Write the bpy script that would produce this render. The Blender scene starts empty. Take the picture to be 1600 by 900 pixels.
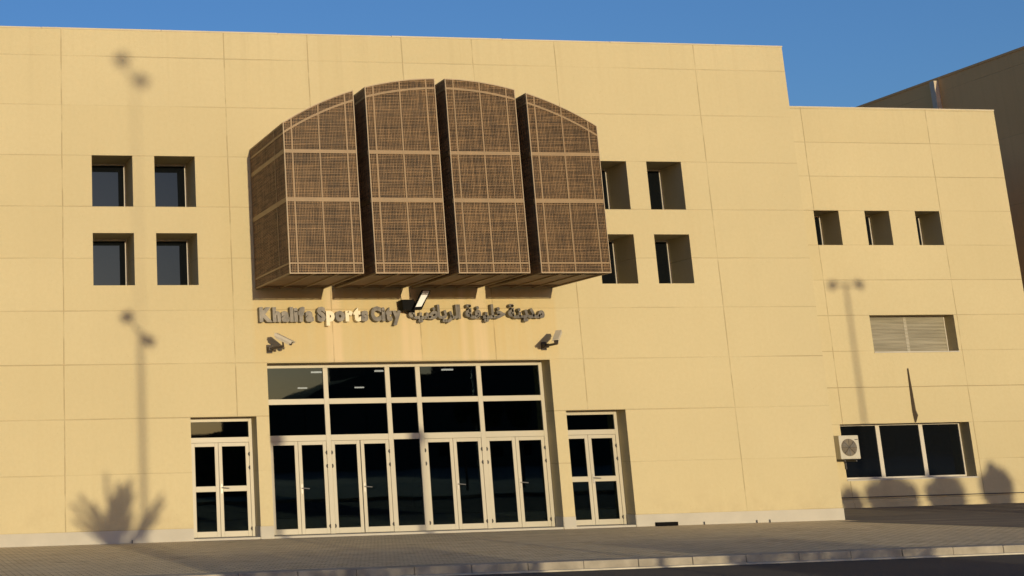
import bpy, bmesh, math, random
from mathutils import Vector, Matrix
R = math.radians
random.seed(7)
sc = bpy.context.scene
COL = sc.collection

# ---------------------------------------------------------------- camera
cd = bpy.data.cameras.new('camera'); cam = bpy.data.objects.new('camera', cd); COL.objects.link(cam)
sc.camera = cam
cd.sensor_width = 36; cd.lens = 53.69; cd.shift_x = 0.3627; cd.shift_y = -0.2218
cd.clip_start = 0.1; cd.clip_end = 3000
yaw, pitch, roll = -0.177558, 0.254893, 0.0231762
M = (Matrix.Rotation(yaw, 3, 'Z') @ Matrix.Rotation(pitch, 3, 'X') @ Matrix.Rotation(roll, 3, 'Y'))
rt, fw, up = M.col[0], M.col[1], M.col[2]
B = Matrix((rt, up, -fw)).transposed()
cam.matrix_world = Matrix.Translation((0, -36, 1.8585)) @ B.to_4x4()

# ---------------------------------------------------------------- light
SUN_EL, SUN_AZ = R(4.7), R(1.4)          # low evening sun, behind the viewer, a touch to the right
w = bpy.data.worlds.new('World'); sc.world = w; w.use_nodes = True
nt = w.node_tree; bg = nt.nodes['Background']
sky = nt.nodes.new('ShaderNodeTexSky'); sky.sky_type = 'NISHITA'; sky.sun_disc = False
sky.sun_elevation = SUN_EL; sky.sun_rotation = math.pi - SUN_AZ
sky.dust_density = 1.1; sky.ozone_density = 4.6; sky.air_density = 1.0
tn = nt.nodes.new('ShaderNodeMix'); tn.data_type = 'RGBA'; tn.blend_type = 'MULTIPLY'; tn.inputs[0].default_value = 1; tn.inputs[7].default_value = (1.26, .92, .90, 1)
nt.links.new(sky.outputs[0], tn.inputs[6]); nt.links.new(tn.outputs[2], bg.inputs[0]); bg.inputs[1].default_value = 0.145
sl = bpy.data.lights.new('sun', 'SUN'); so = bpy.data.objects.new('sun', sl); COL.objects.link(so)
sl.energy = 2.0; sl.angle = R(0.4); sl.color = (1.0, 0.84, 0.56)
sd = Vector((math.sin(SUN_AZ) * math.cos(SUN_EL), -math.cos(SUN_AZ) * math.cos(SUN_EL), math.sin(SUN_EL)))
so.rotation_euler = sd.to_track_quat('Z', 'Y').to_euler()
so.location = (30, -60, 20)
sc.view_settings.view_transform = 'Standard'; sc.view_settings.look = 'None'
sc.view_settings.exposure = 0.68; sc.view_settings.gamma = 1; sc.view_settings.use_curve_mapping = False
sc.render.engine = 'CYCLES'
sc.cycles.max_bounces = 8

# ---------------------------------------------------------------- helpers
class MB:
    def __init__(s): s.v = []; s.f = []
    def quad(s, a, b, c, d):
        n = len(s.v); s.v += [tuple(a), tuple(b), tuple(c), tuple(d)]; s.f.append((n, n+1, n+2, n+3))
    def box(s, x0, x1, y0, y1, z0, z1, m=None):
        n = len(s.v)
        p = [(x0,y0,z0),(x1,y0,z0),(x1,y1,z0),(x0,y1,z0),(x0,y0,z1),(x1,y0,z1),(x1,y1,z1),(x0,y1,z1)]
        if m is not None: p = [tuple(m @ Vector(q)) for q in p]
        s.v += p
        s.f += [(n,n+3,n+2,n+1),(n+4,n+5,n+6,n+7),(n,n+1,n+5,n+4),(n+1,n+2,n+6,n+5),(n+2,n+3,n+7,n+6),(n+3,n,n+4,n+7)]
        return s
    def prism(s, pts, y0, y1):            # polygon in x,z extruded in y
        n = len(s.v); k = len(pts)
        s.v += [(x, y0, z) for x, z in pts] + [(x, y1, z) for x, z in pts]
        s.f.append(tuple(range(n, n+k))); s.f.append(tuple(range(n+2*k-1, n+k-1, -1)))
        for i in range(k):
            j = (i+1) % k; s.f.append((n+j, n+i, n+k+i, n+k+j))
        return s
    def tube(s, pts, rads, seg=12, cap=True):
        pts = [Vector(p) for p in pts]; rings = []
        if not hasattr(rads, '__len__'): rads = [rads]*len(pts)
        for i, p in enumerate(pts):
            d = (pts[min(i+1, len(pts)-1)] - pts[max(i-1, 0)]).normalized()
            a = d.orthogonal().normalized() if abs(d.z) < .99 else Vector((1,0,0))
            if abs(d.z) < .99: a = d.cross(Vector((0,0,1))).normalized()
            b = d.cross(a).normalized(); n = len(s.v)
            for k in range(seg):
                t = 2*math.pi*k/seg
                s.v.append(tuple(p + (a*math.cos(t) + b*math.sin(t))*rads[i]))
            rings.append(n)
        for r0, r1 in zip(rings, rings[1:]):
            for k in range(seg):
                j = (k+1) % seg; s.f.append((r0+k, r0+j, r1+j, r1+k))
        if cap:
            s.f.append(tuple(rings[0]+k for k in range(seg-1, -1, -1))); s.f.append(tuple(rings[-1]+k for k in range(seg)))
        return s
    def build(s, name, mat, parent=None, bevel=0, smooth=False):
        me = bpy.data.meshes.new(name); me.from_pydata(s.v, [], s.f); me.update()
        me.materials.append(mat)
        bm = bmesh.new(); bm.from_mesh(me); bmesh.ops.recalc_face_normals(bm, faces=bm.faces[:]); bm.to_mesh(me); bm.free()
        if smooth:
            for p in me.polygons: p.use_smooth = True
        o = bpy.data.objects.new(name, me); COL.objects.link(o)
        if parent: o.parent = parent
        if bevel:
            b = o.modifiers.new('bevel', 'BEVEL'); b.width = bevel; b.segments = 2; b.limit_method = 'ANGLE'
        return o

def tag(o, label=None, cat=None, group=None, kind=None):
    if label: o['label'] = label
    if cat: o['category'] = cat
    if group: o['group'] = group
    if kind: o['kind'] = kind
    return o
def empty(name, loc=(0,0,0), rz=0, **k):
    o = bpy.data.objects.new(name, None); COL.objects.link(o); o.location = loc; o.rotation_euler = (0,0,rz)
    o.empty_display_size = .3
    return tag(o, **k)
def copy_tree(o, parent=None):
    c = o.copy(); COL.objects.link(c); c.parent = parent
    for ch in [q for q in bpy.data.objects if q.parent == o]: copy_tree(ch, c)
    return c

# ---------------------------------------------------------------- materials
def newmat(name):
    m = bpy.data.materials.new(name); m.use_nodes = True
    return m, m.node_tree, m.node_tree.nodes['Principled BSDF']
class NT:
    def __init__(s, nt): s.nt = nt
    def n(s, t, **k):
        q = s.nt.nodes.new(t)
        for a, b in k.items(): setattr(q, a, b)
        return q
    def l(s, a, b): s.nt.links.new(a, b)
    def math(s, op, a, b=None, c=None):
        q = s.n('ShaderNodeMath', operation=op)
        for i, x in enumerate((a, b, c)):
            if x is None: continue
            if isinstance(x, (int, float)): q.inputs[i].default_value = x
            else: s.l(x, q.inputs[i])
        return q.outputs[0]
    def mix(s, f, a, b, mode='MIX'):
        q = s.n('ShaderNodeMix', data_type='RGBA', blend_type=mode)
        if isinstance(f, (int, float)): q.inputs[0].default_value = f
        else: s.l(f, q.inputs[0])
        for i, x in ((6, a), (7, b)):
            if isinstance(x, tuple): q.inputs[i].default_value = (*x, 1) if len(x) == 3 else x
            else: s.l(x, q.inputs[i])
        return q.outputs[2]
    def noise(s, vec, scale, detail=4, rough=.55, dist=0):
        q = s.n('ShaderNodeTexNoise'); q.inputs['Scale'].default_value = scale; q.inputs['Detail'].default_value = detail
        q.inputs['Roughness'].default_value = rough; q.inputs['Distortion'].default_value = dist
        if vec is not None: s.l(vec, q.inputs['Vector'])
        return q.outputs['Fac']
    def ramp(s, f, p0, p1, v0=0., v1=1.):
        q = s.n('ShaderNodeMapRange'); q.inputs[1].default_value = p0; q.inputs[2].default_value = p1
        q.inputs[3].default_value = v0; q.inputs[4].default_value = v1; s.l(f, q.inputs[0]); return q.outputs[0]
    def pos(s): return s.n('ShaderNodeNewGeometry').outputs['Position']
    def objc(s): return s.n('ShaderNodeTexCoord').outputs['Object']
    def scalev(s, v, sx, sy, sz):
        q = s.n('ShaderNodeVectorMath', operation='MULTIPLY'); s.l(v, q.inputs[0]); q.inputs[1].default_value = (sx, sy, sz); return q.outputs[0]
    def xyz(s, v):
        q = s.n('ShaderNodeSeparateXYZ'); s.l(v, q.inputs[0]); return q.outputs
    def bump(s, h, strength, dist, bsdf):
        q = s.n('ShaderNodeBump'); q.inputs['Strength'].default_value = strength; q.inputs['Distance'].default_value = dist
        s.l(h, q.inputs['Height']); s.l(q.outputs[0], bsdf.inputs['Normal'])

def simple(name, col, rough=.6, metal=0, var=.12, vs=4., bump=0., spec=None):
    m, t, b = newmat(name); N = NT(t)
    f = N.noise(N.objc(), vs, 5)
    c = N.mix(N.ramp(f, .3, .7), tuple(x*(1-var) for x in col), tuple(min(1, x*(1+var)) for x in col))
    N.l(c, b.inputs['Base Color']); b.inputs['Roughness'].default_value = rough; b.inputs['Metallic'].default_value = metal
    if spec is not None: b.inputs['Specular IOR Level'].default_value = spec
    if bump: N.bump(N.noise(N.objc(), vs*12, 3), bump, .01, b)
    return m

WALLC = (.610, .522, .308)
def wallmat(name, zper, zoff, xs, strong_z=(), strength=.35, base=WALLC, stains=(), patch=None, flatx=None):
    m, t, b = newmat(name); N = NT(t); P = N.pos(); X, Y, Z = N.xyz(P)
    big = N.noise(P, .22, 3); fine = N.noise(P, 11, 6, .7); grain = N.noise(P, 60, 2, .6)
    streak = N.noise(N.scalev(P, 2.2, 2.2, .10), 1.0, 5, .6)
    c = N.mix(N.ramp(big, .3, .7), tuple(x*.955 for x in base), tuple(x*1.04 for x in base))
    c = N.mix(N.ramp(fine, .35, .68, 0, .26), c, (base[0]*.84, base[1]*.80, base[2]*.72))
    c = N.mix(N.ramp(streak, .52, .75, 0, .16), c, (base[0]*.86, base[1]*.82, base[2]*.75))
    # sparse dark pock marks of the textured render
    vor = N.n('ShaderNodeTexVoronoi'); vor.inputs['Scale'].default_value = 9; N.l(P, vor.inputs['Vector'])
    pock = N.ramp(vor.outputs['Distance'], .05, .12, 1, 0)
    gate = N.ramp(N.noise(P, 2.3, 2), .5, .62)
    c = N.mix(N.math('MULTIPLY', N.math('MULTIPLY', pock, gate), .30), c, (base[0]*.5, base[1]*.45, base[2]*.38))
    # each cast panel a slightly different batch
    cellv = N.n('ShaderNodeCombineXYZ')
    pz = N.math('FLOOR', N.math('DIVIDE', N.math('SUBTRACT', Z, zoff), zper))
    N.l(pz, cellv.inputs[2])
    acc = None
    for x in xs:
        g = N.math('GREATER_THAN', X, float(x[0] if isinstance(x, tuple) else x)); acc = g if acc is None else N.math('ADD', acc, g)
    if acc is not None: N.l(acc, cellv.inputs[0])
    wn = N.n('ShaderNodeTexWhiteNoise', noise_dimensions='3D'); N.l(cellv.outputs[0], wn.inputs['Vector'])
    c = N.mix(N.ramp(wn.outputs['Value'], 0, 1, 0, .17), c, (base[0]*.82, base[1]*.78, base[2]*.66))
    # sheltered and rain washed strips
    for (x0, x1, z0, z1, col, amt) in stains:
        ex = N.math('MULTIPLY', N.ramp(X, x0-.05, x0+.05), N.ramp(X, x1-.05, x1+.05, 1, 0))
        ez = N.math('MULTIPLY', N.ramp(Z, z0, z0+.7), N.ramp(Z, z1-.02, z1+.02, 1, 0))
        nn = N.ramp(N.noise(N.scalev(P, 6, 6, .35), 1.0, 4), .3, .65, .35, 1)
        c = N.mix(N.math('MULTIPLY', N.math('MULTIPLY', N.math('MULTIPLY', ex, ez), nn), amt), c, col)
    st = N.noise(N.scalev(P, 5, 5, .06), 1.0, 4, .6)
    c = N.mix(N.math('MULTIPLY', N.math('MULTIPLY', N.ramp(st, .52, .72), N.ramp(Z, 9.2, 12.2)), .13), c, (base[0]*.62, base[1]*.55, base[2]*.5))
    c = N.mix(N.math('MULTIPLY', N.math('MULTIPLY', N.ramp(N.noise(P, 1.7, 5), .45, .65), N.ramp(Z, 1.1, .28)), .35), c, (base[0]*.75, base[1]*.70, base[2]*.68))
    # joints between the cast panels
    wob = N.math('MULTIPLY', N.math('SUBTRACT', N.noise(P, .9, 2), .5), .018)
    zz = N.math('ADD', Z, wob)
    d = N.math('ABSOLUTE', N.math('SUBTRACT', N.math('FRACT', N.math('ADD', N.math('DIVIDE', N.math('SUBTRACT', zz, zoff), zper), .5)), .5))
    hz = N.ramp(N.math('MULTIPLY', d, zper), .005, .016, 1, 0)
    vary = N.ramp(N.noise(N.scalev(P, .35, .35, 3.1), 1.0, 3), .35, .65, .12, .9)
    J = N.math('MULTIPLY', hz, vary)
    for z in strong_z:
        q = N.ramp(N.math('ABSOLUTE', N.math('SUBTRACT', zz, float(z))), .006, .016, 1, 0); J = N.math('MAXIMUM', J, q)
    xw = N.math('ADD', X, N.math('MULTIPLY', N.math('SUBTRACT', N.noise(P, .8, 3), .5), .03))
    dash = N.ramp(N.noise(N.scalev(P, .5, .5, 1.6), 1.0, 2), .40, .52, .35, 1.)
    for x in xs:
        x, za, zb = x if isinstance(x, tuple) else (x, -1, 99)
        q = N.ramp(N.math('ABSOLUTE', N.math('SUBTRACT', xw, float(x))), .006, .017, 1, 0)
        q = N.math('MULTIPLY', q, N.math('MULTIPLY', N.math('GREATER_THAN', Z, za), N.math('LESS_THAN', Z, zb)))
        J = N.math('MAXIMUM', J, N.math('MULTIPLY', q, dash))
    c = N.mix(N.math('MULTIPLY', J, strength), c, (.16, .09, .035))
    N.l(c, b.inputs['Base Color']); b.inputs['Roughness'].default_value = .93; b.inputs['Specular IOR Level'].default_value = .2
    hgt = N.math('ADD', N.math('MULTIPLY', grain, .6), N.math('SUBTRACT', fine, N.math('MULTIPLY', J, 1.5)))
    N.bump(hgt, .45, .012, b)
    return m

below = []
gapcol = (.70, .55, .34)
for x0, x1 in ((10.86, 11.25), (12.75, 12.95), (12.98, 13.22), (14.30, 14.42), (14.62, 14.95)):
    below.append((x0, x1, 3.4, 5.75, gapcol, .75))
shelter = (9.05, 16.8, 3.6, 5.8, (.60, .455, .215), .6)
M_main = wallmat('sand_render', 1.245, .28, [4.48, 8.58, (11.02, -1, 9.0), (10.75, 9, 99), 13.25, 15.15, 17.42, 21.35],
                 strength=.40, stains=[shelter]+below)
M_wing = wallmat('sand_render_annex', 1.065, .245, [28.42, 32.75, (24.6, 6, 20)], strong_z=(3.44,), strength=.45)
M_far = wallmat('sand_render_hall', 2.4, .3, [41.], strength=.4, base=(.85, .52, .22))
M_plinth = simple('plinth_paint', (.50, .465, .375), .75, var=.07, vs=1.5, bump=.15)
M_frame = simple('frame_aluminium', (.50, .455, .335), .42, var=.05, vs=1.2, spec=.5)
M_frame2 = simple('window_frame_white', (.60, .55, .44), .45, var=.04)
M_roof = simple('roof_membrane', (.45, .42, .38), .9)
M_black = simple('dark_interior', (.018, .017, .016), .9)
M_seal = simple('dark_seal', (.03, .028, .025), .8)
M_steel = simple('handle_steel', (.36, .34, .30), .45, metal=.8, var=.05)
M_hw = simple('dark_fittings', (.05, .045, .04), .5)

def glass(name, refl=.10, tint=.25, opaque=False):
    m, t, b = newmat(name); N = NT(t)
    if opaque:
        b.inputs['Base Color'].default_value = (.006, .007, .008, 1); b.inputs['Roughness'].default_value = .03
        b.inputs['IOR'].default_value = 1.55; b.inputs['Specular Tint'].default_value = (.45, .68, .85, 1)
        N.bump(N.noise(N.objc(), 1.1, 1), .025, .05, b)
        return m
    t.nodes.remove(b)
    out = t.nodes['Material Output']
    tr = N.n('ShaderNodeBsdfTransparent'); tr.inputs[0].default_value = (tint, tint*1.02, tint, 1)
    gl = N.n('ShaderNodeBsdfGlossy'); gl.inputs['Roughness'].default_value = .015; gl.inputs[0].default_value = (.34, .52, .54, 1)
    bp = N.n('ShaderNodeBump'); bp.inputs['Strength'].default_value = .02; bp.inputs['Distance'].default_value = .05
    N.l(N.noise(N.objc(), .9, 1), bp.inputs['Height']); N.l(bp.outputs[0], gl.inputs['Normal'])
    mx = N.n('ShaderNodeMixShader'); mx.inputs[0].default_value = refl
    N.l(tr.outputs[0], mx.inputs[1]); N.l(gl.outputs[0], mx.inputs[2]); N.l(mx.outputs[0], out.inputs[0])
    return m
M_glass = glass('tinted_entrance_glass')
M_wglass = glass('dark_window_glass', opaque=True)

def paver_mat():
    m, t, b = newmat('concrete_block_paving'); N = NT(t); P = N.pos()
    mp = N.n('ShaderNodeMapping'); mp.inputs['Rotation'].default_value = (0, 0, 0); N.l(P, mp.inputs['Vector'])
    br = N.n('ShaderNodeTexBrick'); N.l(mp.outputs[0], br.inputs['Vector'])
    br.inputs['Scale'].default_value = 1; br.inputs['Brick Width'].default_value = .24; br.inputs['Row Height'].default_value = .12
    br.inputs['Mortar Size'].default_value = .014; br.inputs['Mortar Smooth'].default_value = .3; br.inputs['Bias'].default_value = 0
    br.inputs['Color1'].default_value = (.62, .50, .28, 1); br.inputs['Color2'].default_value = (.84, .71, .45, 1)
    br.inputs['Mortar'].default_value = (.20, .145, .09, 1)
    big = N.noise(P, .35, 4); mid = N.noise(P, 3.0, 5)
    # coloured bands of redder and greyer blocks
    c = N.mix(N.ramp(big, .38, .62, 0, .38), br.outputs['Color'], (.55, .46, .29))
    c = N.mix(N.ramp(mid, .45, .7, 0, .3), c, (.76, .64, .40))
    dirt = N.noise(P, 1.1, 6, .7)
    c = N.mix(N.ramp(dirt, .58, .72, 0, .30), c, (.30, .23, .15))
    yy = N.xyz(P)[1]; dr = N.math('MULTIPLY', N.ramp(yy, -1.6, 0, 0, 1), N.ramp(N.noise(N.scalev(P, .5, 1.4, 1), 1, 5), .38, .66))
    c = N.mix(N.math('MULTIPLY', dr, .55), c, (.70, .56, .36))
    wn = N.noise(N.scalev(P, .25, 1.8, 1), 1.0, 5, .65); c = N.mix(N.ramp(wn, .5, .68, 0, .5), c, (.78, .66, .43))
    sp = N.n('ShaderNodeTexVoronoi'); sp.inputs['Scale'].default_value = .8; N.l(P, sp.inputs['Vector'])
    c = N.mix(N.ramp(N.math('ADD', sp.outputs['Distance'], N.math('MULTIPLY', mid, .1)), .10, .17, .45, 0), c, (.20, .16, .11))
    N.l(c, b.inputs['Base Color']); b.inputs['Roughness'].default_value = .85
    h = N.math('SUBTRACT', N.math('MULTIPLY', N.noise(P, 22, 4, .65), 1.3), br.outputs['Fac'])
    N.bump(h, .9, .016, b)
    return m
M_pave = paver_mat()
def asphalt_mat(name, k=1., lines=False):
    m, t, b = newmat(name); N = NT(t); P = N.pos()
    g = N.noise(P, 60, 3, .8); big = N.noise(P, .5, 5); v = N.n('ShaderNodeTexVoronoi'); v.inputs['Scale'].default_value = 45; N.l(P, v.inputs['Vector'])
    c = N.mix(N.ramp(g, .35, .7), (.030*k, .027*k, .024*k), (.075*k, .066*k, .056*k))
    c = N.mix(N.ramp(big, .35, .7, 0, .5), c, (.09*k, .078*k, .064*k))
    c = N.mix(N.ramp(v.outputs['Distance'], .1, .22, .45, 0), c, (.19*k, .165*k, .13*k))
    if lines:
        s = N.noise(N.scalev(P, .25, 5.5, 1), 1, 4, .7)
        c = N.mix(N.ramp(s, .5, .62, 0, .5), c, (.17*k, .135*k, .10*k))
    N.l(c, b.inputs['Base Color']); b.inputs['Roughness'].default_value = .9
    N.bump(N.math('ADD', g, v.outputs['Distance']), .6, .012, b)
    return m
M_asph = asphalt_mat('asphalt'); M_asph2 = asphalt_mat('worn_asphalt', 2.0, True)
M_kerb = simple('kerb_concrete', (.36, .315, .235), .85, var=.3, vs=2.2, bump=.4)
M_gut = simple('kerb_foot_paint', (.55, .50, .38), .8, var=.25, vs=3)
M_sand = simple('dry_sand', (.38, .30, .21), .95, var=.15, vs=.5)
M_soil = M_sand

# ---------------------------------------------------------------- ground
g = MB(); g.quad((-1200,-1200,-.14),(1200,-1200,-.14),(1200,1200,-.14),(-1200,1200,-.14))
tag(g.build('ground', M_sand), kind='structure')
KY = -10.10                                    # back edge of the kerb
g = MB(); g.box(-70, 90, KY, 60, -.3, 0)
tag(g.build('pavement', M_pave), kind='structure')
g = MB(); g.quad((-200,-30,-.13),(250,-30,-.13),(250,KY-.42,-.13),(-200,KY-.42,-.13))
tag(g.build('road', M_asph), kind='structure')
g = MB(); g.box(-70, 90, -34.2-26, -30.0, -.3, 0)
tag(g.build('far_pavement', M_pave), kind='structure')
g = MB()                                       # asphalt service yard beside the wing
g.quad((23.3, -.70, .004), (25.85, KY+.02, .004), (89, KY+.02, .004), (89, -.70, .004))
g.quad((23.945, -.70, .004), (89, -.70, .004), (89, 6.19, .004), (23.945, 6.19, .004))
tag(g.build('service_yard', M_asph2), kind='structure')
g = MB(); x = -30.0
while x < 60:
    L = .985 + random.uniform(-.003, .003); dz = random.uniform(-.004, .004); dy = random.uniform(-.006, .006)
    g.box(x, x+L+.008, KY-.40+dy, KY-.002, -.2, .022+dz); x += 1.0
tag(g.build('kerb', M_kerb, bevel=.012), kind='structure')
g = MB(); g.box(-30, 60, KY-.52, KY-.412, -.2, -.105)
tag(g.build('gutter', M_gut), kind='structure')

# ---------------------------------------------------------------- facade wall with deep openings
def facade(mb, x0, x1, y, z0, z1, ops):        # ops: (xa, xb, za, zb, depth)
    xs = sorted({x0, x1, *[o[0] for o in ops], *[o[1] for o in ops]}); zs = sorted({z0, z1, *[o[2] for o in ops], *[o[3] for o in ops]})
    for xa, xb in zip(xs, xs[1:]):
        for za, zb in zip(zs, zs[1:]):
            cx, cz = (xa+xb)/2, (za+zb)/2
            if any(o[0] < cx < o[1] and o[2] < cz < o[3] for o in ops): continue
            mb.quad((xa,y,za),(xb,y,za),(xb,y,zb),(xa,y,zb))
    for xa, xb, za, zb, d in ops:
        mb.quad((xa,y,za),(xa,y+d,za),(xa,y+d,zb),(xa,y,zb)); mb.quad((xb,y,za),(xb,y+d,za),(xb,y+d,zb),(xb,y,zb))
        mb.quad((xa,y,zb),(xb,y,zb),(xb,y+d,zb),(xa,y+d,zb))
        if za > .01: mb.quad((xa,y,za),(xb,y,za),(xb,y+d,za),(xa,y+d,za))

def shell(mb, x0, x1, y0, y1, z1):             # the other three walls
    mb.quad((x1,y0,0),(x1,y1,0),(x1,y1,z1),(x1,y0,z1)); mb.quad((x0,y0,0),(x0,y1,0),(x0,y1,z1),(x0,y0,z1)); mb.quad((x0,y1,0),(x1,y1,0),(x1,y1,z1),(x0,y1,z1))

XR, ZT = 23.94, 12.16
wins = [(5.20, 6.20), (6.74, 7.75)]; winsR = [(18.12, 19.10), (19.66, 20.63)]
wz = [(7.75, 9.00), (5.86, 7.11)]
main = empty('main_building', (5, 0, 0), label='large sand coloured hall front with double doors and square deep-set windows', cat='building')
def pbuild(mb, name, mat, parent, **k):         # build in world space, parent keeps place
    o = mb.build(name, mat, parent, **k); 
    p = parent; off = Vector((0,0,0))
    while p: off += p.location; p = p.parent
    o.location = -off if parent.parent is None else (-off)
    return o
def part(mb, name, mat, parent, **k):
    o = mb.build(name, mat, None, **k); o.parent = parent
    off = Vector((0,0,0)); p = parent
    while p: off += Vector(p.location); p = p.parent
    o.location = -off
    return o
W = MB(); ops = [(a, b, c, d, 1.15) for (a, b) in wins+winsR for (c, d) in wz]
LD = (7.45, 9.04); EN = (9.35, 16.53); RD = (16.84, 18.40)
ops += [(*LD, 0, 2.77, .55), (*EN, 0, 4.00, .55), (*RD, 0, 2.77, .55)]
facade(W, -14, XR, 0, 0, ZT, ops); shell(W, -14, XR, 0, 26, ZT)
wl = part(W, 'wall', M_main, main)
Rf = MB(); Rf.box(-14.0, XR, .3, 26, ZT-.05, ZT-.01); part(Rf, 'roof', M_roof, main)
M_cop = simple('coping_trim', (.60, .52, .36), .7, var=.12, vs=.8)
x = -14.0; k = 0
Rf = MB()
while x < XR:
    xe = min(x+2.99, XR+.012); Rf.box(x, xe, -.012+random.uniform(-.003, .002), .3, ZT, ZT+.035+random.uniform(-.004, .004)); x += 3.0
part(Rf, 'coping', M_cop, main)
Pm = MB()
for a, b in ((-14, LD[0]), (LD[1], EN[0]), (EN[1], RD[0]), (RD[1], XR+.012)):
    Pm.box(a if a > -14 else -14, b, -.014, -.001, 0.002, .28)
for a in (LD[1], EN[1], RD[1]):                  # the right reveals carry the plinth too
    Pm.box(a-.012, a-.001, -.001, .44, .002, .28)
Pm.box(XR+.001, XR+.013, -.001, 6.1, .008, .28)
part(Pm, 'plinth', M_plinth, main)
Si = MB()
for a, b in (LD, EN, RD): Si.box(a+.003, b-.014, .02, .60, -.02, .045)
part(Si, 'door_sill', M_plinth, main)

def window(parent, mat_frame, x0, x1, z0, z1, y, fw=.05, mull=(), glassm=None, name='window', blinds=None):
    f = MB(); f.box(x0, x0+fw, y, y+.06, z0, z1); f.box(x1-fw, x1, y, y+.06, z0, z1)
    f.box(x0+fw, x1-fw, y, y+.06, z1-fw, z1); f.box(x0+fw, x1-fw, y, y+.06, z0, z0+fw)
    for m0, m1 in mull: f.box(m0, m1, y+.004, y+.056, z0+fw, z1-fw)
    fo = part(f, name, mat_frame, parent, bevel=.004)
    p = MB(); p.box(x0+fw, x1-fw, y+.035, y+.045, z0+fw, z1-fw); part(p, 'pane', glassm or M_wglass, fo)
    return fo
for (c, d) in wz:
    for (a, b) in wins+winsR:
        window(main, M_frame2, a, b, c, d, 1.08, fw=.045)
bk = MB(); bk.box(5.0, 20.8, 1.16, 1.2, 5.7, 9.2); part(bk, 'window_backing', M_black, main)

# --- entrance interior
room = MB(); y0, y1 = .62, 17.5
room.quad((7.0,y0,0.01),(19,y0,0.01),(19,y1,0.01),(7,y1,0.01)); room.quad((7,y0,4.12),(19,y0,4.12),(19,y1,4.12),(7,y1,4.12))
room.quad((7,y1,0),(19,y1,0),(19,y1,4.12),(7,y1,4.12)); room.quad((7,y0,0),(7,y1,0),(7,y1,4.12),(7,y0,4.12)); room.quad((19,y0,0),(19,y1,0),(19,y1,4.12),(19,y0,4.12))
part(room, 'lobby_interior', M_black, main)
m, t, b = newmat('lit_tube'); b.inputs['Emission Color'].default_value = (1, .93, .78, 1); b.inputs['Emission Strength'].default_value = 5; b.inputs['Base Color'].default_value = (.8,.8,.8,1)
M_tube = m
for (x, y) in ((12.32, 5.96), (14.7, 15.9), (14.1, 5.75), (16.8, 16.1), (16.0, 5.56)):
    f = MB(); f.box(x-.16, x+.16, y-.04, y+.04, 4.07, 4.11); part(f, 'ceiling_lamp', M_tube, main)

# --- door leaves
def leaf(parent, x0, x1, z0, z1, y, st=.085, rail_b=.13, rail_t=.085, mid=None, handle=None, hinge=None):
    f = MB(); f.box(x0, x0+st, y, y+.05, z0, z1); f.box(x1-st, x1, y, y+.05, z0, z1)
    f.box(x0+st, x1-st, y, y+.05, z1-rail_t, z1); f.box(x0+st, x1-st, y, y+.05, z0, z0+rail_b)
    segs = [(z0+rail_b, z1-rail_t)]
    if mid: f.box(x0+st, x1-st, y, y+.05, mid[0], mid[1]); segs = [(z0+rail_b, mid[0]), (mid[1], z1-rail_t)]
    d = part(f, 'door', M_frame, parent, bevel=.004)
    for a, b in segs:
        p = MB(); p.box(x0+st, x1-st, y+.02, y+.03, a, b); part(p, 'pane', M_glass, d)
        k = MB()                                 # thin dark glazing bead
        k.box(x0+st, x1-st, y-.001, y+.004, a-.006, a+.004); k.box(x0+st, x0+st+.006, y-.001, y+.004, a, b)
        part(k, 'glazing_seal', M_seal, d)
    if handle:
        hx, hz, s = handle; h = MB()
        h.box(hx-.022, hx+.022, y-.014, y-.001, hz-.11, hz+.11)
        h.tube([(hx, y-.01, hz+.02), (hx, y-.06, hz+.02), (hx+.02*s, y-.065, hz+.02), (hx+.17*s, y-.065, hz+.005)], .012, 8)
        part(h, 'handle', M_steel, d)
    if hinge:
        for hz in (z0+.17, z1-.58, z1-.27):
            h = MB(); h.tube([(hinge, y-.012, hz-.045), (hinge, y-.012, hz+.045)], .016, 8)
            h.box(hinge-.03, hinge+.03, y-.006, y-.001, hz-.022, hz+.022)
            part(h, 'hinge', M_hw, d)
    return d
YF = .47
def small_door(o):
    x0, x1 = o; fr = MB()
    fr.box(x0, x0+.09, YF, YF+.09, .046, 2.769); fr.box(x1-.09, x1, YF, YF+.09, .046, 2.769)
    fr.box(x0+.09, x1-.09, YF, YF+.09, 2.67, 2.769); fr.box(x0+.09, x1-.09, YF, YF+.09, 2.19, 2.31)
    fo = part(fr, 'door_frame', M_frame, main, bevel=.004)
    p = MB(); p.box(x0+.09, x1-.09, YF+.04, YF+.05, 2.31, 2.67); part(p, 'pane', M_glass, fo)
    md = (x0+x1)/2 - .045
    leaf(main, x0+.095, md-.004, .05, 2.185, YF+.012, mid=(1.07, 1.20))
    leaf(main, md+.004, x1-.095, .05, 2.185, YF+.012, mid=(1.07, 1.20), handle=(md+.05, 1.14, 1), hinge=x1-.095)
small_door(LD); small_door(RD)
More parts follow.
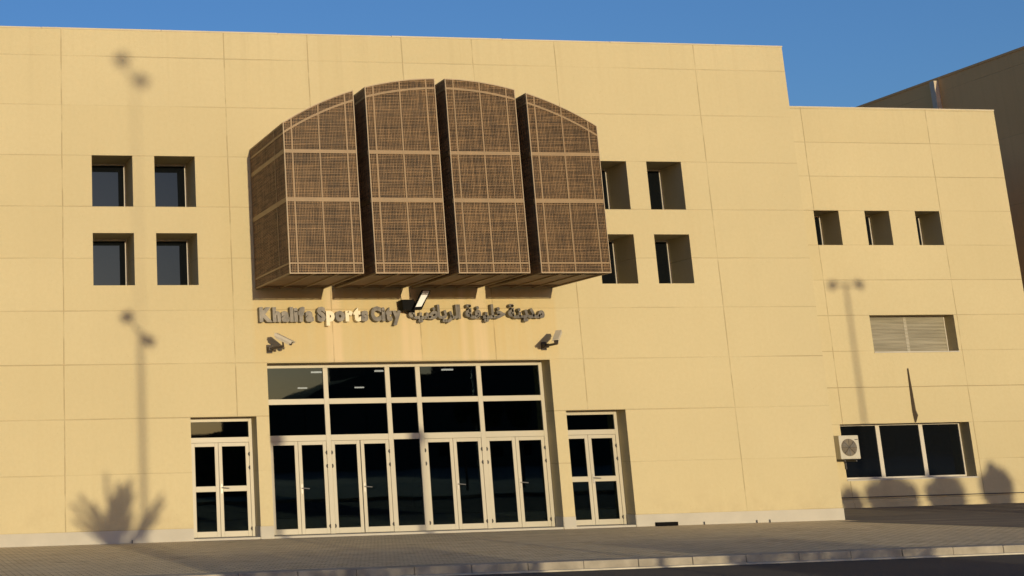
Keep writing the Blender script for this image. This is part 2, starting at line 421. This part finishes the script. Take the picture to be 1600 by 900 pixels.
# --- main glazed screen
fr = MB(); X0, X1 = EN
mulls = [(10.86, 10.98), (12.43, 12.55), (13.21, 13.33), (14.79, 14.91)]
fr.box(X0, X0+.10, YF, YF+.1, .046, 3.999); fr.box(X1-.10, X1, YF, YF+.1, .046, 3.999)
for a, b in mulls: fr.box(a, b, YF, YF+.1, .046, 3.90)
edges = [X0+.10, *[v for m_ in mulls for v in m_], X1-.10]
bays = list(zip(edges[::2], edges[1::2]))
fr.box(X0+.1, X1-.1, YF+.002, YF+.098, 3.90, 3.999)
for i, (a, b) in enumerate(bays):
    fr.box(a, b, YF+.003, YF+.097, 3.04, 3.17); fr.box(a, b, YF+.003, YF+.097, 2.18, 2.32)
a, b = bays[2]; fr.box(a, b, YF+.003, YF+.097, .046, .18)
fo = part(fr, 'entrance_frame', M_frame, main, bevel=.005)
for i, (a, b) in enumerate(bays):
    for za, zb in ((3.17, 3.90), (2.32, 3.04)):
        p = MB(); p.box(a, b, YF+.04, YF+.05, za, zb); part(p, 'pane', M_glass, fo)
    if i == 2:
        p = MB(); p.box(a, b, YF+.04, YF+.05, .18, 2.18); part(p, 'pane', M_glass, fo); continue
    mid = (a+b)/2; gp = .010 if i == 1 else .004
    leaf(main, a+.004, mid-gp, .05, 2.176, YF+.014, hinge=(a+.004 if i else None))
    leaf(main, mid+gp, b-.004, .05, 2.176, YF+.014, handle=(mid+.05, 1.08, 1), hinge=b-.004)
seal = MB(); seal.box(X0+.1, X1-.1, YF+.07, YF+.09, 2.17, 2.19); part(seal, 'door_seal', M_seal, main)

# --- low dark drain outlet at the foot of the wall
M_fl0 = simple('rubber_black', (.008, .007, .006), .9, spec=.1)
v = MB(); v.box(18.87, 19.43, -.10, -.016, .002, .09); v.box(18.90, 19.40, -.12, -.10, .004, .03)
tag(v.build('drain_outlet', M_fl0), 'flat dark drain outlet on the paving at the foot of the pale plinth', 'drain')
for i, x in enumerate((20.15, 21.55, 21.9, 6.0)):
    q = MB(); q.tube([(x, -.05, 0), (x, -.05, .07)], .012, 6)
    tag(q.build('ground_peg', M_hw), ['short dark peg in the paving just right of the drain outlet', 'short dark peg near the right end of the pale plinth, left one of a pair',
        'short dark peg near the right end of the pale plinth, right one of a pair', 'short dark peg at the plinth left of the left double door'][i], 'peg', 'pegs along the plinth')

# ---------------------------------------------------------------- set back wing
wing = empty('annex_building', (30, 6.2, 0), label='lower sand coloured annex set back at right with three small windows', cat='building')
W = MB(); Y2 = 6.2; WX = 35.2
sw = [(28.40, 29.24), (30.12, 30.96), (31.85, 32.70)]
ops2 = [(a, b, 7.70, 8.76, 1.0) for a, b in sw] + [(29.79, 32.64, 4.48, 5.57, .5), (28.32, 32.60, .80, 2.38, .5)]
facade(W, 23.95, WX, Y2, 0, 12.0, ops2); shell(W, 23.95, WX, Y2, 25.9, 12.0); part(W, 'wall', M_wing, wing)
Rf = MB(); Rf.box(23.95, WX+.012, Y2-.012, 25.9, 12.0, 12.035); part(Rf, 'roof', M_cop, wing)
for a, b in sw: window(wing, M_frame2, a, b, 7.70, 8.76, Y2+.94, fw=.05)
M_blind = None
m, t, b = newmat('roller_blind_slats'); N = NT(t); P = N.pos()
s_ = N.noise(N.scalev(P, .7, 1, 16), 1, 3, .6); c = N.mix(N.ramp(s_, .35, .65), (.25, .225, .155), (.37, .335, .24)); N.l(c, b.inputs['Base Color']); b.inputs['Roughness'].default_value = .5
M_blind = m
w1 = window(wing, M_frame2, 29.79, 32.64, 4.48, 5.57, Y2+.43, fw=.035, mull=((31.22, 31.32),), glassm=M_blind)
sl_ = MB(); z = 4.53
while z < 5.52: sl_.box(29.83, 32.60, Y2+.425+.0, Y2+.462, z, z+.03); z += .043
o_ = part(sl_, 'blind', M_blind, w1)
w2 = window(wing, M_frame2, 28.32, 32.60, .80, 2.38, Y2+.43, fw=.05, mull=((29.77, 29.90), (31.21, 31.34)))
s2 = MB(); s2.box(28.32, 32.62, Y2-.02, Y2+.43, .76, .802); part(s2, 'sill', M_plinth, w2)
s3 = MB(); s3.box(29.79, 32.66, Y2-.02, Y2+.43, 4.445, 4.482); part(s3, 'sill', M_plinth, w1)
for q in ():
    pass
bk = MB(); bk.box(28.2, 33, Y2+1.01, Y2+1.04, .5, 9.0); part(bk, 'window_backing', M_black, wing)
kb = MB(); kb.box(24.01, 36, Y2-.06, Y2-.012, .006, .14); part(kb, 'base_course', M_wing, wing)
cd_ = MB(); cd_.box(24.01, WX, Y2-.03, Y2-.001, .285, .31); part(cd_, 'conduit', M_hw, wing)

# --- air conditioner hanging beside the corner
M_ac = simple('ac_white_paint', (.52, .49, .39), .5, var=.06)
ac = empty('air_conditioner', (28.1, 5.8, 1.37), label='white outdoor air conditioner unit mounted at the left edge of the low wide window', cat='air conditioner')
q = MB(); q.box(27.84, 28.47, 5.62, 5.92, 1.39, 2.06); cas = part(q, 'casing', M_ac, ac, bevel=.02)
q = MB()
for k in range(9):
    r = .03 + k*.026; q.tube([(28.13 + r*math.cos(t_*math.pi/14), 5.60, 1.72 + r*math.sin(t_*math.pi/14)) for t_ in range(29)],   .003, 5, cap=False)
for k in range(8):
    a_ = k*math.pi/4; q.tube([(28.13, 5.598, 1.72), (28.13+.24*math.cos(a_), 5.598, 1.72+.24*math.sin(a_))], .005, 5)
part(q, 'fan_grille', M_hw, ac)
q = MB(); q.tube([(28.13, 5.612, 1.72), (28.13, 5.618, 1.72)], .245, 32); part(q, 'fan_opening', simple('fan_dark', (.24, .20, .14), .7), ac)
q = MB()
for k in range(3):
    a_ = k*2.1
    q.prism([(28.13, 1.72), (28.13+.22*math.cos(a_), 1.72+.22*math.sin(a_)), (28.13+.22*math.cos(a_+.8), 1.72+.22*math.sin(a_+.8))], 5.604, 5.610)
part(q, 'fan_blade', simple('fan_blade_grey', (.2, .18, .15), .5), ac)
for bx in (27.93, 28.30):
    q = MB(); q.box(bx, bx+.04, 5.62, 6.19, 1.32, 1.365); q.box(bx, bx+.04, 6.15, 6.19, 1.1, 1.32); part(q, 'bracket', M_hw, ac)
q = MB(); q.box(28.34, 28.44, 5.612, 5.618, 1.93, 1.95); part(q, 'badge', M_hw, ac)
# --- slim dark wedge above the low window, modelled from a tapering dark mark
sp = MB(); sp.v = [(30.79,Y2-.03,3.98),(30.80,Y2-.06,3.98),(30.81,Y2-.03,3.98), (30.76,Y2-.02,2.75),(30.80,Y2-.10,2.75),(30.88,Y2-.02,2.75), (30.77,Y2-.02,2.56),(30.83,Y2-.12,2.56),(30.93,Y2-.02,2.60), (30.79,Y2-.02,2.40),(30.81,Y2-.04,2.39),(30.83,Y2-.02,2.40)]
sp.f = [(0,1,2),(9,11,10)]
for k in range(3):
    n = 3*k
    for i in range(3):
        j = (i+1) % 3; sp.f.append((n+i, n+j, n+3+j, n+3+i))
tag(sp.build('dark_wedge', simple('wedge_brown', (.10, .075, .05), .9)), 'slender dark tapering wedge on the annex wall above the low wide window', 'wall_mark')

# ---------------------------------------------------------------- taller hall behind
far = empty('rear_hall', (40, 30, 0), label='tall brown shaded hall wall rising behind the annex at far right', cat='building')
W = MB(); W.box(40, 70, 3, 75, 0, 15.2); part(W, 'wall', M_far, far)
W = MB(); W.box(39.97, 70.03, 2.97, 75.03, 15.2, 15.28); part(W, 'coping', M_far, far)
W = MB(); W.box(39.80, 39.99, 14.55, 14.80, .02, 15.15); part(W, 'downpipe', simple('pipe_beige', (.6, .5, .36), .6), far)

# ---------------------------------------------------------------- lattice bays over the entrance
def lattice_mat(name, base, var):
    m, t, b = newmat(name); N = NT(t); P = N.objc()
    oi = N.noise(N.scalev(P, 30, 30, 1.5), 1, 2); o2 = N.noise(N.scalev(P, 1.5, 1.5, 26), 1, 2); f = N.math('MULTIPLY', N.math('ADD', oi, o2), .5)
    c = N.mix(N.ramp(f, .38, .62), tuple(x*(1-var) for x in base), tuple(x*(1+var) for x in base))
    N.l(c, b.inputs['Base Color']); b.inputs['Roughness'].default_value = .55; b.inputs['Metallic'].default_value = .0
    return m
M_lat = lattice_mat('bronze_lattice', (.255, .150, .062), .5)
M_band = simple('bronze_band', (.28, .18, .080), .5, var=.1, vs=3)
M_edge = simple('bronze_edge', (.42, .31, .18), .45, var=.08)
M_core = simple('bay_shade_core', (.014, .008, .004), .8, var=.25, vs=8)
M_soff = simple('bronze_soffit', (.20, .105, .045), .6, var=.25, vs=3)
CX, CR, CT = 12.98, 7.23, 10.29
def ztop(x): return CT - (CR - math.sqrt(CR*CR - (x-CX)**2))
DPT = 3.15; ZB = 5.755; PIT = .036
def bay(x0, x1, name, label):
    root = empty('lattice_bay', (x0, 0, ZB), label=label, cat='facade screen', group='arched lattice bays over the entrance')
    yf = -DPT
    # front lattice
    q = MB(); x = x0+.03
    while x < x1-.02:
        wd = .0065+random.random()*.005; q.box(x, x+wd, yf+.004, yf+.022, ZB+.02, ztop(x)-.02); x += PIT*random.uniform(.96, 1.04)
    z = ZB+.03
    while z < CT-.03:
        th = .0065+random.random()*.006
        xa, xb = x0+.02, x1-.02
        if z > ztop(xa)-.03 or z > ztop(xb)-.03:
            dx = math.sqrt(max(0, CR*CR-(z+.03-CT+CR)**2)); xa = max(xa, CX-dx); xb = min(xb, CX+dx)
        if xb > xa+.03: q.box(xa, xb, yf+.010, yf+.030, z, z+th)
        z += PIT*random.uniform(.97, 1.03)
    part(q, 'front_lattice', M_lat, root)
    # side lattices
    for xs_, nm in ((x0, 0), (x1-.022, 1)):
        q = MB(); zt = ztop(x0 if nm == 0 else x1)
        y = yf+.04
        while y < -.03: q.box(xs_+.004, xs_+.016, y, y+.011, ZB+.02, zt-.02); y += PIT
        z = ZB+.03
        while z < zt-.03: q.box(xs_+.006, xs_+.018, yf+.03, -.02, z, z+.012); z += PIT
        part(q, 'side_lattice', M_lat, root)
        b_ = MB()
        for zc, h in ((8.525, .10), (7.42, .11), (5.99, .045), (zt-.24, .05)): b_.box(xs_-.004, xs_+.026, yf+.045, -.012, zc-h/2, zc+h/2)
        for yc in (yf+.80,): b_.box(xs_-.007, xs_+.029, yc-.02, yc+.02, ZB+.03, zt-.02)
        b_.box(xs_-.003, xs_+.025, yf+.045, -.012, zt-.03, zt); b_.box(xs_-.003, xs_+.025, yf+.045, -.012, ZB, ZB+.03)
        b_.box(xs_-.003, xs_+.025, -.04, -.012, ZB+.03, zt-.03)
        part(b_, 'side_band', M_band, root)
    # front bands
    b_ = MB()
    for zc, h in ((8.525, .085), (7.42, .095), (5.985, .035)): b_.box(x0+.02, x1-.02, yf-.006, yf+.012, zc-h/2, zc+h/2)
    for xo in (.20, .84, 1.49): b_.box(x0+xo-.014, x0+xo+.014, yf-.003, yf+.010, ZB+.02, ztop(x0+xo)-.01)
    n = 14
    for k in range(n):                              # arched bands
        xa, xb = x0+.02+(x1-x0-.04)*k/n, x0+.02+(x1-x0-.04)*(k+1)/n
        b_.prism([(xa, ztop(xa)-.26), (xb, ztop(xb)-.26), (xb, ztop(xb)-.21), (xa, ztop(xa)-.21)], yf-.0045, yf+.0115)
    part(b_, 'front_band', M_band, root)
    # thin bright edge frame
    e = MB(); e.box(x0, x0+.018, yf-.012, yf+.03, ZB, ztop(x0)); e.box(x1-.018, x1, yf-.012, yf+.03, ZB, ztop(x1)); e.box(x0+.018, x1-.018, yf-.012, yf+.03, ZB, ZB+.02)
    for k in range(n):
        xa, xb = x0+.018+(x1-x0-.036)*k/n, x0+.018+(x1-x0-.036)*(k+1)/n
        e.prism([(xa, ztop(xa)-.022), (xb, ztop(xb)-.022), (xb, ztop(xb)), (xa, ztop(xa))], yf-.012, yf+.03)
    part(e, 'edge_frame', M_edge, root)
    # liner, roof and soffit; a near-black solid paints the shade of the hollow inside
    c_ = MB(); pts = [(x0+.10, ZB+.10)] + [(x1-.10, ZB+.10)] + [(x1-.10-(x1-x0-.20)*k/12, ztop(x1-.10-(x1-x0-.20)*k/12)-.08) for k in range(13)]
    c_.prism(pts, yf+.13, -.006); part(c_, 'shade_core', M_core, root)
    r_ = MB(); pts = [(x0+(x1-x0)*k/12, ztop(x0+(x1-x0)*k/12)-.012) for k in range(13)]
    r_.prism(pts + [(x, z-.03) for x, z in pts[::-1]], yf+.032, -.004); part(r_, 'top_sheet', M_band, root)
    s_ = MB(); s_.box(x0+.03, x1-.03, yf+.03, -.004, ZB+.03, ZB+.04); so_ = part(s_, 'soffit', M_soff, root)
    s_ = MB()
    for xo in (.03, .60, 1.17, x1-x0-.03): s_.box(x0+xo-.018, x0+xo+.018, yf+.04, -.006, ZB+.002, ZB+.03)
    for yy in (yf+.42, -.45): s_.box(x0+.05, x1-.05, yy-.018, yy+.018, ZB+.005, ZB+.030)
    part(s_, 'soffit_batten', M_band, root)
bay(9.14, 10.85, 'a', 'leftmost arched bronze lattice bay, its left side screen fully in view')
bay(11.13, 12.84, 'b', 'bronze lattice bay second from the left, top rising gently to the right')
bay(13.09, 14.80, 'c', 'bronze lattice bay second from the right, top falling gently to the right')
bay(15.07, 16.78, 'd', 'rightmost arched bronze lattice bay, partly in front of the windows')

# ---------------------------------------------------------------- sign lettering
m, t, b = newmat('brushed_steel_letter'); N = NT(t)
c = N.mix(N.ramp(N.noise(N.objc(), 5, 3), .35, .65), (.065, .06, .055), (.14, .125, .105)); N.l(c, b.inputs['Base Color'])
b.inputs['Metallic'].default_value = .4; b.inputs['Roughness'].default_value = .42
M_let = m
M_let_glint = simple('letter_sun_glint', (.80, .72, .52), .5, var=.03)  # sun reflection on some steel letters, painted as a pale face
def glyph(ch, off):
    c = bpy.data.curves.new('g', 'FONT'); c.body = ch; c.offset = off; c.extrude = .5; c.resolution_u = 3
    o = bpy.data.objects.new('g', c); COL.objects.link(o); bpy.context.view_layer.update()
    d = bpy.context.evaluated_depsgraph_get(); me = bpy.data.meshes.new_from_object(o.evaluated_get(d))
    bpy.data.objects.remove(o); bpy.data.curves.remove(c)
    return me
def put_word(parent, chars, x0, x1, zb, hscale, ybk, dep, off, bright=(), adv=None, gap=.03, overlap=0.):
    mes = [glyph(c, off) for c in chars]; boxes = []; pen = 0; pl = []
    for me in mes:
        xs = [v.co.x for v in me.vertices]; a, b_ = min(xs), max(xs)
        pl.append(pen - a); pen += (b_-a) + gap
    pen -= gap; sx = (x1-x0)/pen
    for i, me in enumerate(mes):
        me.materials.clear(); me.materials.append(M_let_glint if i in bright else M_let)
        for v in me.vertices:
            v.co = Vector((x0 + (v.co.x+pl[i])*sx, ybk - dep*(v.co.z+.5), zb + v.co.y*hscale))
        me.name = 'letter'
        off_ = Vector(parent.location)
        for v in me.vertices: v.co -= off_
        me.flip_normals() if False else None
        bm = bmesh.new(); bm.from_mesh(me); bmesh.ops.recalc_face_normals(bm, faces=bm.faces[:]); bm.to_mesh(me); bm.free()
        o = bpy.data.objects.new('letter', me); COL.objects.link(o); o.parent = parent
        if i in bright: o['label'] = 'letter coloured pale for the sun glint on it'
es = empty('sign_english', (9.1, 0, 5.0), label='raised grey steel letters reading Khalifa Sports City on the wall', cat='sign')
put_word(es, 'Khalifa', 9.17, 10.51, 4.985, .43, -.035, .15, .07)
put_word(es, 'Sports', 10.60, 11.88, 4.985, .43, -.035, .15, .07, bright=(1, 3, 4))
put_word(es, 'City', 11.95, 12.72, 4.985, .43, -.035, .15, .07)
es.name = 'english_sign'
ar = empty('arabic_sign', (12.9, 0, 5.0), label='raised grey steel Arabic lettering right of the English words', cat='sign')
word1 = '\uFEE3\uFEAA'; 
def arabic(chars, x0, x1): put_word(ar, chars[::-1], x0, x1, 5.02, .43, -.035, .15, .044, gap=-.035)
arabic('\uFE8D\uFEDF\uFEAE\uFEF3\uFE8E\uFEBF\uFEF4\uFE94', 12.91, 14.24)
arabic('\uFEA7\uFEE0\uFEF4\uFED4\uFE94', 14.36, 15.39)
arabic('\uFEE3\uFEAA\uFEF3\uFEE8\uFE94', 15.47, 16.42)

# ---------------------------------------------------------------- floodlight and cameras on the wall
M_fl = simple('floodlight_black', (.006, .006, .006), .7, spec=.1)
M_lens = simple('floodlight_lens', (.86, .88, .88), .25, var=.02)
fl = empty('floodlight', (12.8, -.9, 5.2), label='black floodlight with white lens tilted over the middle of the lettering', cat='floodlight')
q = MB(); q.prism([(12.68, 5.45), (12.99, 5.45), (13.04, 5.32), (12.90, 5.18), (12.70, 5.20)], -.40, -.10); part(q, 'gear_box', M_fl, fl, bevel=.01)
q = MB(); q.tube([(12.82, -.12, 5.32), (12.82, -.02, 5.34)], .03, 8); q.box(12.74, 12.90, -.02, -.001, 5.24, 5.44); part(q, 'arm', M_fl, fl)
q = MB(); q.prism([(12.89, 5.18), (13.11, 5.19), (13.37, 5.65), (13.15, 5.66)], -.56, -.47); part(q, 'housing', M_fl, fl, bevel=.008)
q = MB(); q.prism([(12.95, 5.255), (13.10, 5.265), (13.335, 5.635), (13.175, 5.64)], -.572, -.562); part(q, 'lens', M_lens, fl)
q = MB(); q.tube([(12.80, -.012, 5.45), (12.79, -.012, 5.60), (12.86, -.012, 5.76)], .009, 6); part(q, 'cable', M_fl, fl)
M_cc = simple('cctv_pale_paint', (.66, .60, .47), .5, var=.05); M_cd = simple('cctv_dark', (.055, .04, .03), .6)
def cctv(a, b, rootx, rootz, label):
    a, b = Vector(a), Vector(b); r = empty('security_camera', (rootx, 0, rootz), label=label, cat='security camera', group='security cameras flanking the entrance')
    d = (b-a); L = d.length; d.normalize(); side = d.cross(Vector((0,0,1))).normalized(); upv = side.cross(d).normalized()
    Mx = Matrix((( side.x, d.x, upv.x, a.x), (side.y, d.y, upv.y, a.y), (side.z, d.z, upv.z, a.z), (0,0,0,1)))
    q = MB(); q.box(-.052, .052, 0, L, -.052, .045, Mx); part(q, 'housing', M_cc, r, bevel=.012)
    q = MB(); q.box(-.072, .072, -.03, L+.07, .055, .068, Mx); q.box(-.076, -.069, -.02, L+.05, .0, .055, Mx); q.box(.069, .076, -.02, L+.05, .0, .055, Mx); part(q, 'visor', M_cc, r)
    q = MB(); q.box(-.05, .05, L+.001, L+.012, -.05, .04, Mx); part(q, 'lens', M_cd, r)
    mid = (a+b)/2; el = Vector((mid.x, mid.y+.05, mid.z-.15))
    q = MB(); q.tube([tuple(mid - upv*.05), tuple(el), (rootx, -.25, rootz+.0), (rootx, -.03, rootz)], [.02, .028, .03, .035], 8); part(q, 'arm', M_cd, r)
    q = MB(); q.box(rootx-.07, rootx+.07, -.035, -.001, rootz-.10, rootz+.10); q.box(rootx-.06, rootx+.06, -.20, -.036, rootz-.05, rootz+.05); part(q, 'mount', M_cd, r, bevel=.01)
cctv((9.45, -.60, 4.59), (9.72, -.88, 4.40), 9.42, 4.33, 'pale security camera pointing down right, above the left end of the glazed entrance')
cctv((16.58, -.55, 4.60), (16.30, -.95, 4.38), 16.40, 4.33, 'pale security camera with its dark lens towards us, above the right end of the entrance')

# ---------------------------------------------------------------- things behind the viewer: they throw the shadows and show in the glass
TE, TA = math.tan(SUN_EL), math.tan(SUN_AZ)
M_pole = simple('lamp_pole_grey', (.30, .29, .27), .5, metal=.3)
def lamp(name, X, Y, zc, r, heads, label, head=(.30, .14, .11)):
    t_ = empty('street_lamp', (X, Y, 0), label=label, cat='street lamp', group='lamps across the road')
    q = MB(); q.tube([(X, Y, 0), (X, Y, zc)], [r*1.2, r*.8], 14); q.tube([(X, Y, 0), (X, Y, .02)], .2, 14); part(q, 'pole', M_pole, t_)
    for hx, hz in heads:
        q = MB(); q.tube([(X, Y, zc-.08), (hx, Y, hz)], .028, 8); part(q, 'arm', M_pole, t_)
        ang = math.atan2(hz-zc, hx-X); Mx = Matrix.Translation((hx, Y, hz)) @ Matrix.Rotation(R(28) if hx > X else R(-28), 4, 'Y')
        q = MB(); q.box(-head[0]/2, head[0]/2, -head[1], head[1], -head[2], head[2], Mx); part(q, 'lamp_head', M_pole, t_, bevel=.03)
D = 38.
def S(X, z, D_): return X + D_*TA, z + D_*TE
x_, z_ = S(6.30, 4.80, D); h1 = S(5.99, 5.12, D); h2 = S(6.50, 4.55, D)
lamp('a', x_, -D, z_, .05, (h1, h2), 'double headed street lamp across the road, heads at unequal heights')
x_, z_ = S(29.14, 6.55, D+Y2); h1 = S(28.70, 6.48, D+Y2); h2 = S(29.60, 6.50, D+Y2)
lamp('b', x_, -D, z_, .05, (h1, h2), 'double headed street lamp across the road opposite the annex')
D2 = 60.; x_, z_ = S(6.30, 10.9, D2); h1 = S(5.98, 11.42, D2); h2 = S(6.47, 10.88, D2)  # made-up mast, there only to cast the upper pair of head shadows
lamp('c', x_, -D2, z_, .016, (h1, h2), 'unseen slender double headed mast, added to throw the upper lamp-head shadows', head=(.34, .15, .13))
for i, X in enumerate((9.62, 13.15)):
    x_, z_ = S(X, 2.25, D); t_ = empty('garden_lamp', (x_, -D, 0), label=['slim globe lamp opposite the left end of the entrance', 'slim globe lamp opposite the middle of the entrance'][i], cat='garden lamp', group='garden lamps across the road')
    q = MB(); q.tube([(x_, -D, 0), (x_, -D, z_-.2)], .07, 10); part(q, 'pole', M_pole, t_)
    q = MB(); rr = .22; q.tube([(x_, -D, z_-.2+rr*(1-math.cos(a))) for a in [math.pi*k/10 for k in range(11)]], [max(.01, rr*math.sin(math.pi*k/10)) for k in range(11)], 16); part(q, 'globe', M_pole, t_, smooth=True)

def leafmat(name, a, b_):
    m, t, b = newmat(name); N = NT(t); c = N.mix(N.ramp(N.noise(N.objc(), 3, 3), .35, .65), a, b_); N.l(c, b.inputs['Base Color']); b.inputs['Roughness'].default_value = .6; return m
M_leaf = leafmat('shrub_leaves', (.05, .08, .025), (.10, .14, .05)); M_palm = leafmat('palm_fronds', (.06, .09, .03), (.11, .14, .06)); M_bark = simple('bark', (.16, .11, .07), .9)
def crown(cx, cy, cz, rx, ry, rz, n, sz):
    q = MB()
    for _ in range(n):
        while True:
            p = Vector((random.uniform(-1,1), random.uniform(-1,1), random.uniform(-1,1)))
            if p.length < 1: break
        p = p * (1 + .12*math.sin(7*p.x+3*p.z)); a = Vector((random.gauss(0,1), random.gauss(0,1), random.gauss(0,1))).normalized(); b_ = a.orthogonal().normalized()
        c = Vector((cx+p.x*rx, cy+p.y*ry, cz+p.z*rz)); s = sz*random.uniform(.6, 1.3)
        q.quad(c - a*s, c - b_*s*.5, c + a*s, c + b_*s*.5)
    return q
def shrub(X, z, r, rzv, label):
    x_, z_ = S(X, z, D+Y2); t_ = empty('clipped_shrub', (x_, -D, 0), label=label, cat='shrub', group='round clipped shrubs across the road')
    q = MB(); q.tube([(x_, -D, 0), (x_+.05, -D, z_*.6), (x_, -D, z_)], [.07, .06, .04], 8); part(q, 'trunk', M_bark, t_)
    part(crown(x_, -D, z_, r, r, rzv, 6000, .085), 'crown', M_leaf, t_)
shrub(29.68, .12, .84, .82, 'widest round clipped shrub across the road from the annex')
shrub(31.45, .14, .62, .82, 'middle round clipped shrub of the row facing the annex')
shrub(33.18, .35, .52, .78, 'tallest narrow clipped shrub of the row facing the annex')
shrub(28.35, .10, .34, .46, 'smallest round clipped shrub at the left of the row')
# young palms: stiff feathery fronds rising from a short stem
def palm(X, D_, fronds, label):
    x_, _ = S(X, 0, D_); t_ = empty('young_palm', (x_, -D_, 0), label=label, cat='palm', group='young palms across the road')
    zb = D_*TE - .25; q = MB(); q.tube([(x_, -D_, 0), (x_, -D_, zb+.25)], [.20, .17], 10); part(q, 'trunk', M_bark, t_)
    for (ang, L, wd, bend) in fronds:
        q = MB(); yo = random.uniform(-.35, .35); p0 = Vector((x_, -D_, zb)); pts = []
        for s in range(10):
            u = s/9; a_ = R(ang) + R(bend)*u
            pts.append(p0 + Vector((math.sin(a_)*L*u, yo*u, math.cos(a_)*L*u)))
        q.tube([tuple(p) for p in pts], [.025]*9+[.008], 5)
        for s in range(1, 10):
            for m_ in range(5):
                p = pts[s-1].lerp(pts[s], m_/5); u = (s-1+m_/5)/9; ln = wd*(.35+1.1*u)*(1.15-u*.75)
                d_ = (pts[s]-pts[s-1]).normalized()
                for sg in (-1, 1):
                    sd_ = Vector((d_.z*sg, random.uniform(-.7,.7), -d_.x*sg)); tip = p + (d_*1.1 + sd_*.8).normalized()*ln*random.uniform(.8,1.2)
                    q.quad(p-d_*.015, p+d_*.03, tip+d_*.01, tip-d_*.015)
        part(q, 'frond', M_palm, t_)
palm(5.62, 36.9, [(-40, 1.25, .13, -10), (-33, 1.5, .14, -8), (-26, 1.55, .15, -5), (-20, 1.25, .15, -3), (-13, .95, .16, 0), (-8, 1.85, .12, 2), (-3, 1.25, .17, 0), (1, 1.6, .17, 2), (6, 1.5, .18, 2), (10, 1.68, .17, 3), (15, 1.45, .16, 3), (20, 1.0, .13, 6)], 'broad young palm opposite the wall left of the doors')
palm(5.86, 37.3, [(22, 1.0, .10, 6), (28, 1.6, .12, 6), (34, 1.45, .13, 5), (40, 1.15, .12, 4), (8, .75, .1, 2)], 'smaller young palm leaning right beside the lamp pole')
# hedges added behind the camera, sized to shade the kerb, one per bed
def hedge(xa, xb, h, label):
    t_ = empty('shade_hedge', ((xa+xb)/2, -38.6, 0), label=label, cat='hedge', group='added hedges shading the kerb')
    q = MB(); q.box(xa+.1, xb-.1, -38.75, -38.45, 0, h*.8); part(q, 'stems', M_bark, t_)
    n = int((xb-xa)*1500); c = MB()
    for _ in range(n):
        p = Vector((random.uniform(xa, xb), -38.6+random.uniform(-.4,.4), random.uniform(.05, h + .06*math.sin(p_x*3) if (p_x := random.uniform(0,6)) else h)))
        a = Vector((random.gauss(0,1), random.gauss(0,1), random.gauss(0,1))).normalized(); b_ = a.orthogonal().normalized(); s = .08*random.uniform(.6,1.3)
        c.quad(p-a*s, p-b_*s*.5, p+a*s, p+b_*s*.5)
    part(c, 'foliage', M_leaf, t_)
hedge(6.8, 11.9, 2.72, 'unseen hedge added to shade the kerb, nearer bed'); hedge(15.3, 19.3, 2.68, 'unseen hedge added to shade the kerb, farther bed')

# skyline across the road, seen only as reflections in the glass
M_sil = simple('distant_render', (.16, .12, .08), .9)
def block(x0, x1, h, label, extra=()):
    t_ = empty('distant_building', ((x0+x1)/2, -150, 0), label=label, cat='building', group='skyline across the road')
    q = MB(); q.box(x0, x1, -165, -150, -.1, h); part(q, 'wall', M_sil, t_)
    q = MB(); q.box(x0-.1, x1+.1, -165.1, -149.9, h, h+.25)
    for a, b, hh in extra: q.box(a, b, -160, -152, h, h+hh)
    part(q, 'roof', M_sil, t_)
    for k in range(int((x1-x0)//4)):
        q = MB(); xx = x0+1.5+k*4; q.box(xx, xx+1.4, -149.99, -149.9, 1.2, 2.6); part(q, 'window', M_wglass, t_)
block(38, 45.9, 4.4, 'low dark block at the left of the far skyline', ((43.6, 44.0, .5), (44.4, 44.6, .4)))
block(46, 53, 8.1, 'mid height dark block left of the curved hall'); block(61, 68.4, 14.2, 'tall dark square block in the far skyline')
block(68.6, 75.4, 11.2, 'dark block with a low roof right of the tall one'); block(75.6, 130, 13.6, 'long dark block at the right of the far skyline'); block(130.5, 200, 9.5, 'lower long dark block at the far right end of the skyline')
t_ = empty('distant_building', (57, -150, 0), label='dark curved roof hall left of the tall block', cat='building', group='skyline across the road')
q = MB(); pr = [(53.1, 8.6), (54.4, 9.5), (56, 10.1), (58, 10.6), (59.5, 11.1), (60.9, 11.4)]
q.prism([(53.1, -.1), (60.9, -.1)] + pr[::-1], -165, -150); part(q, 'wall', M_sil, t_)
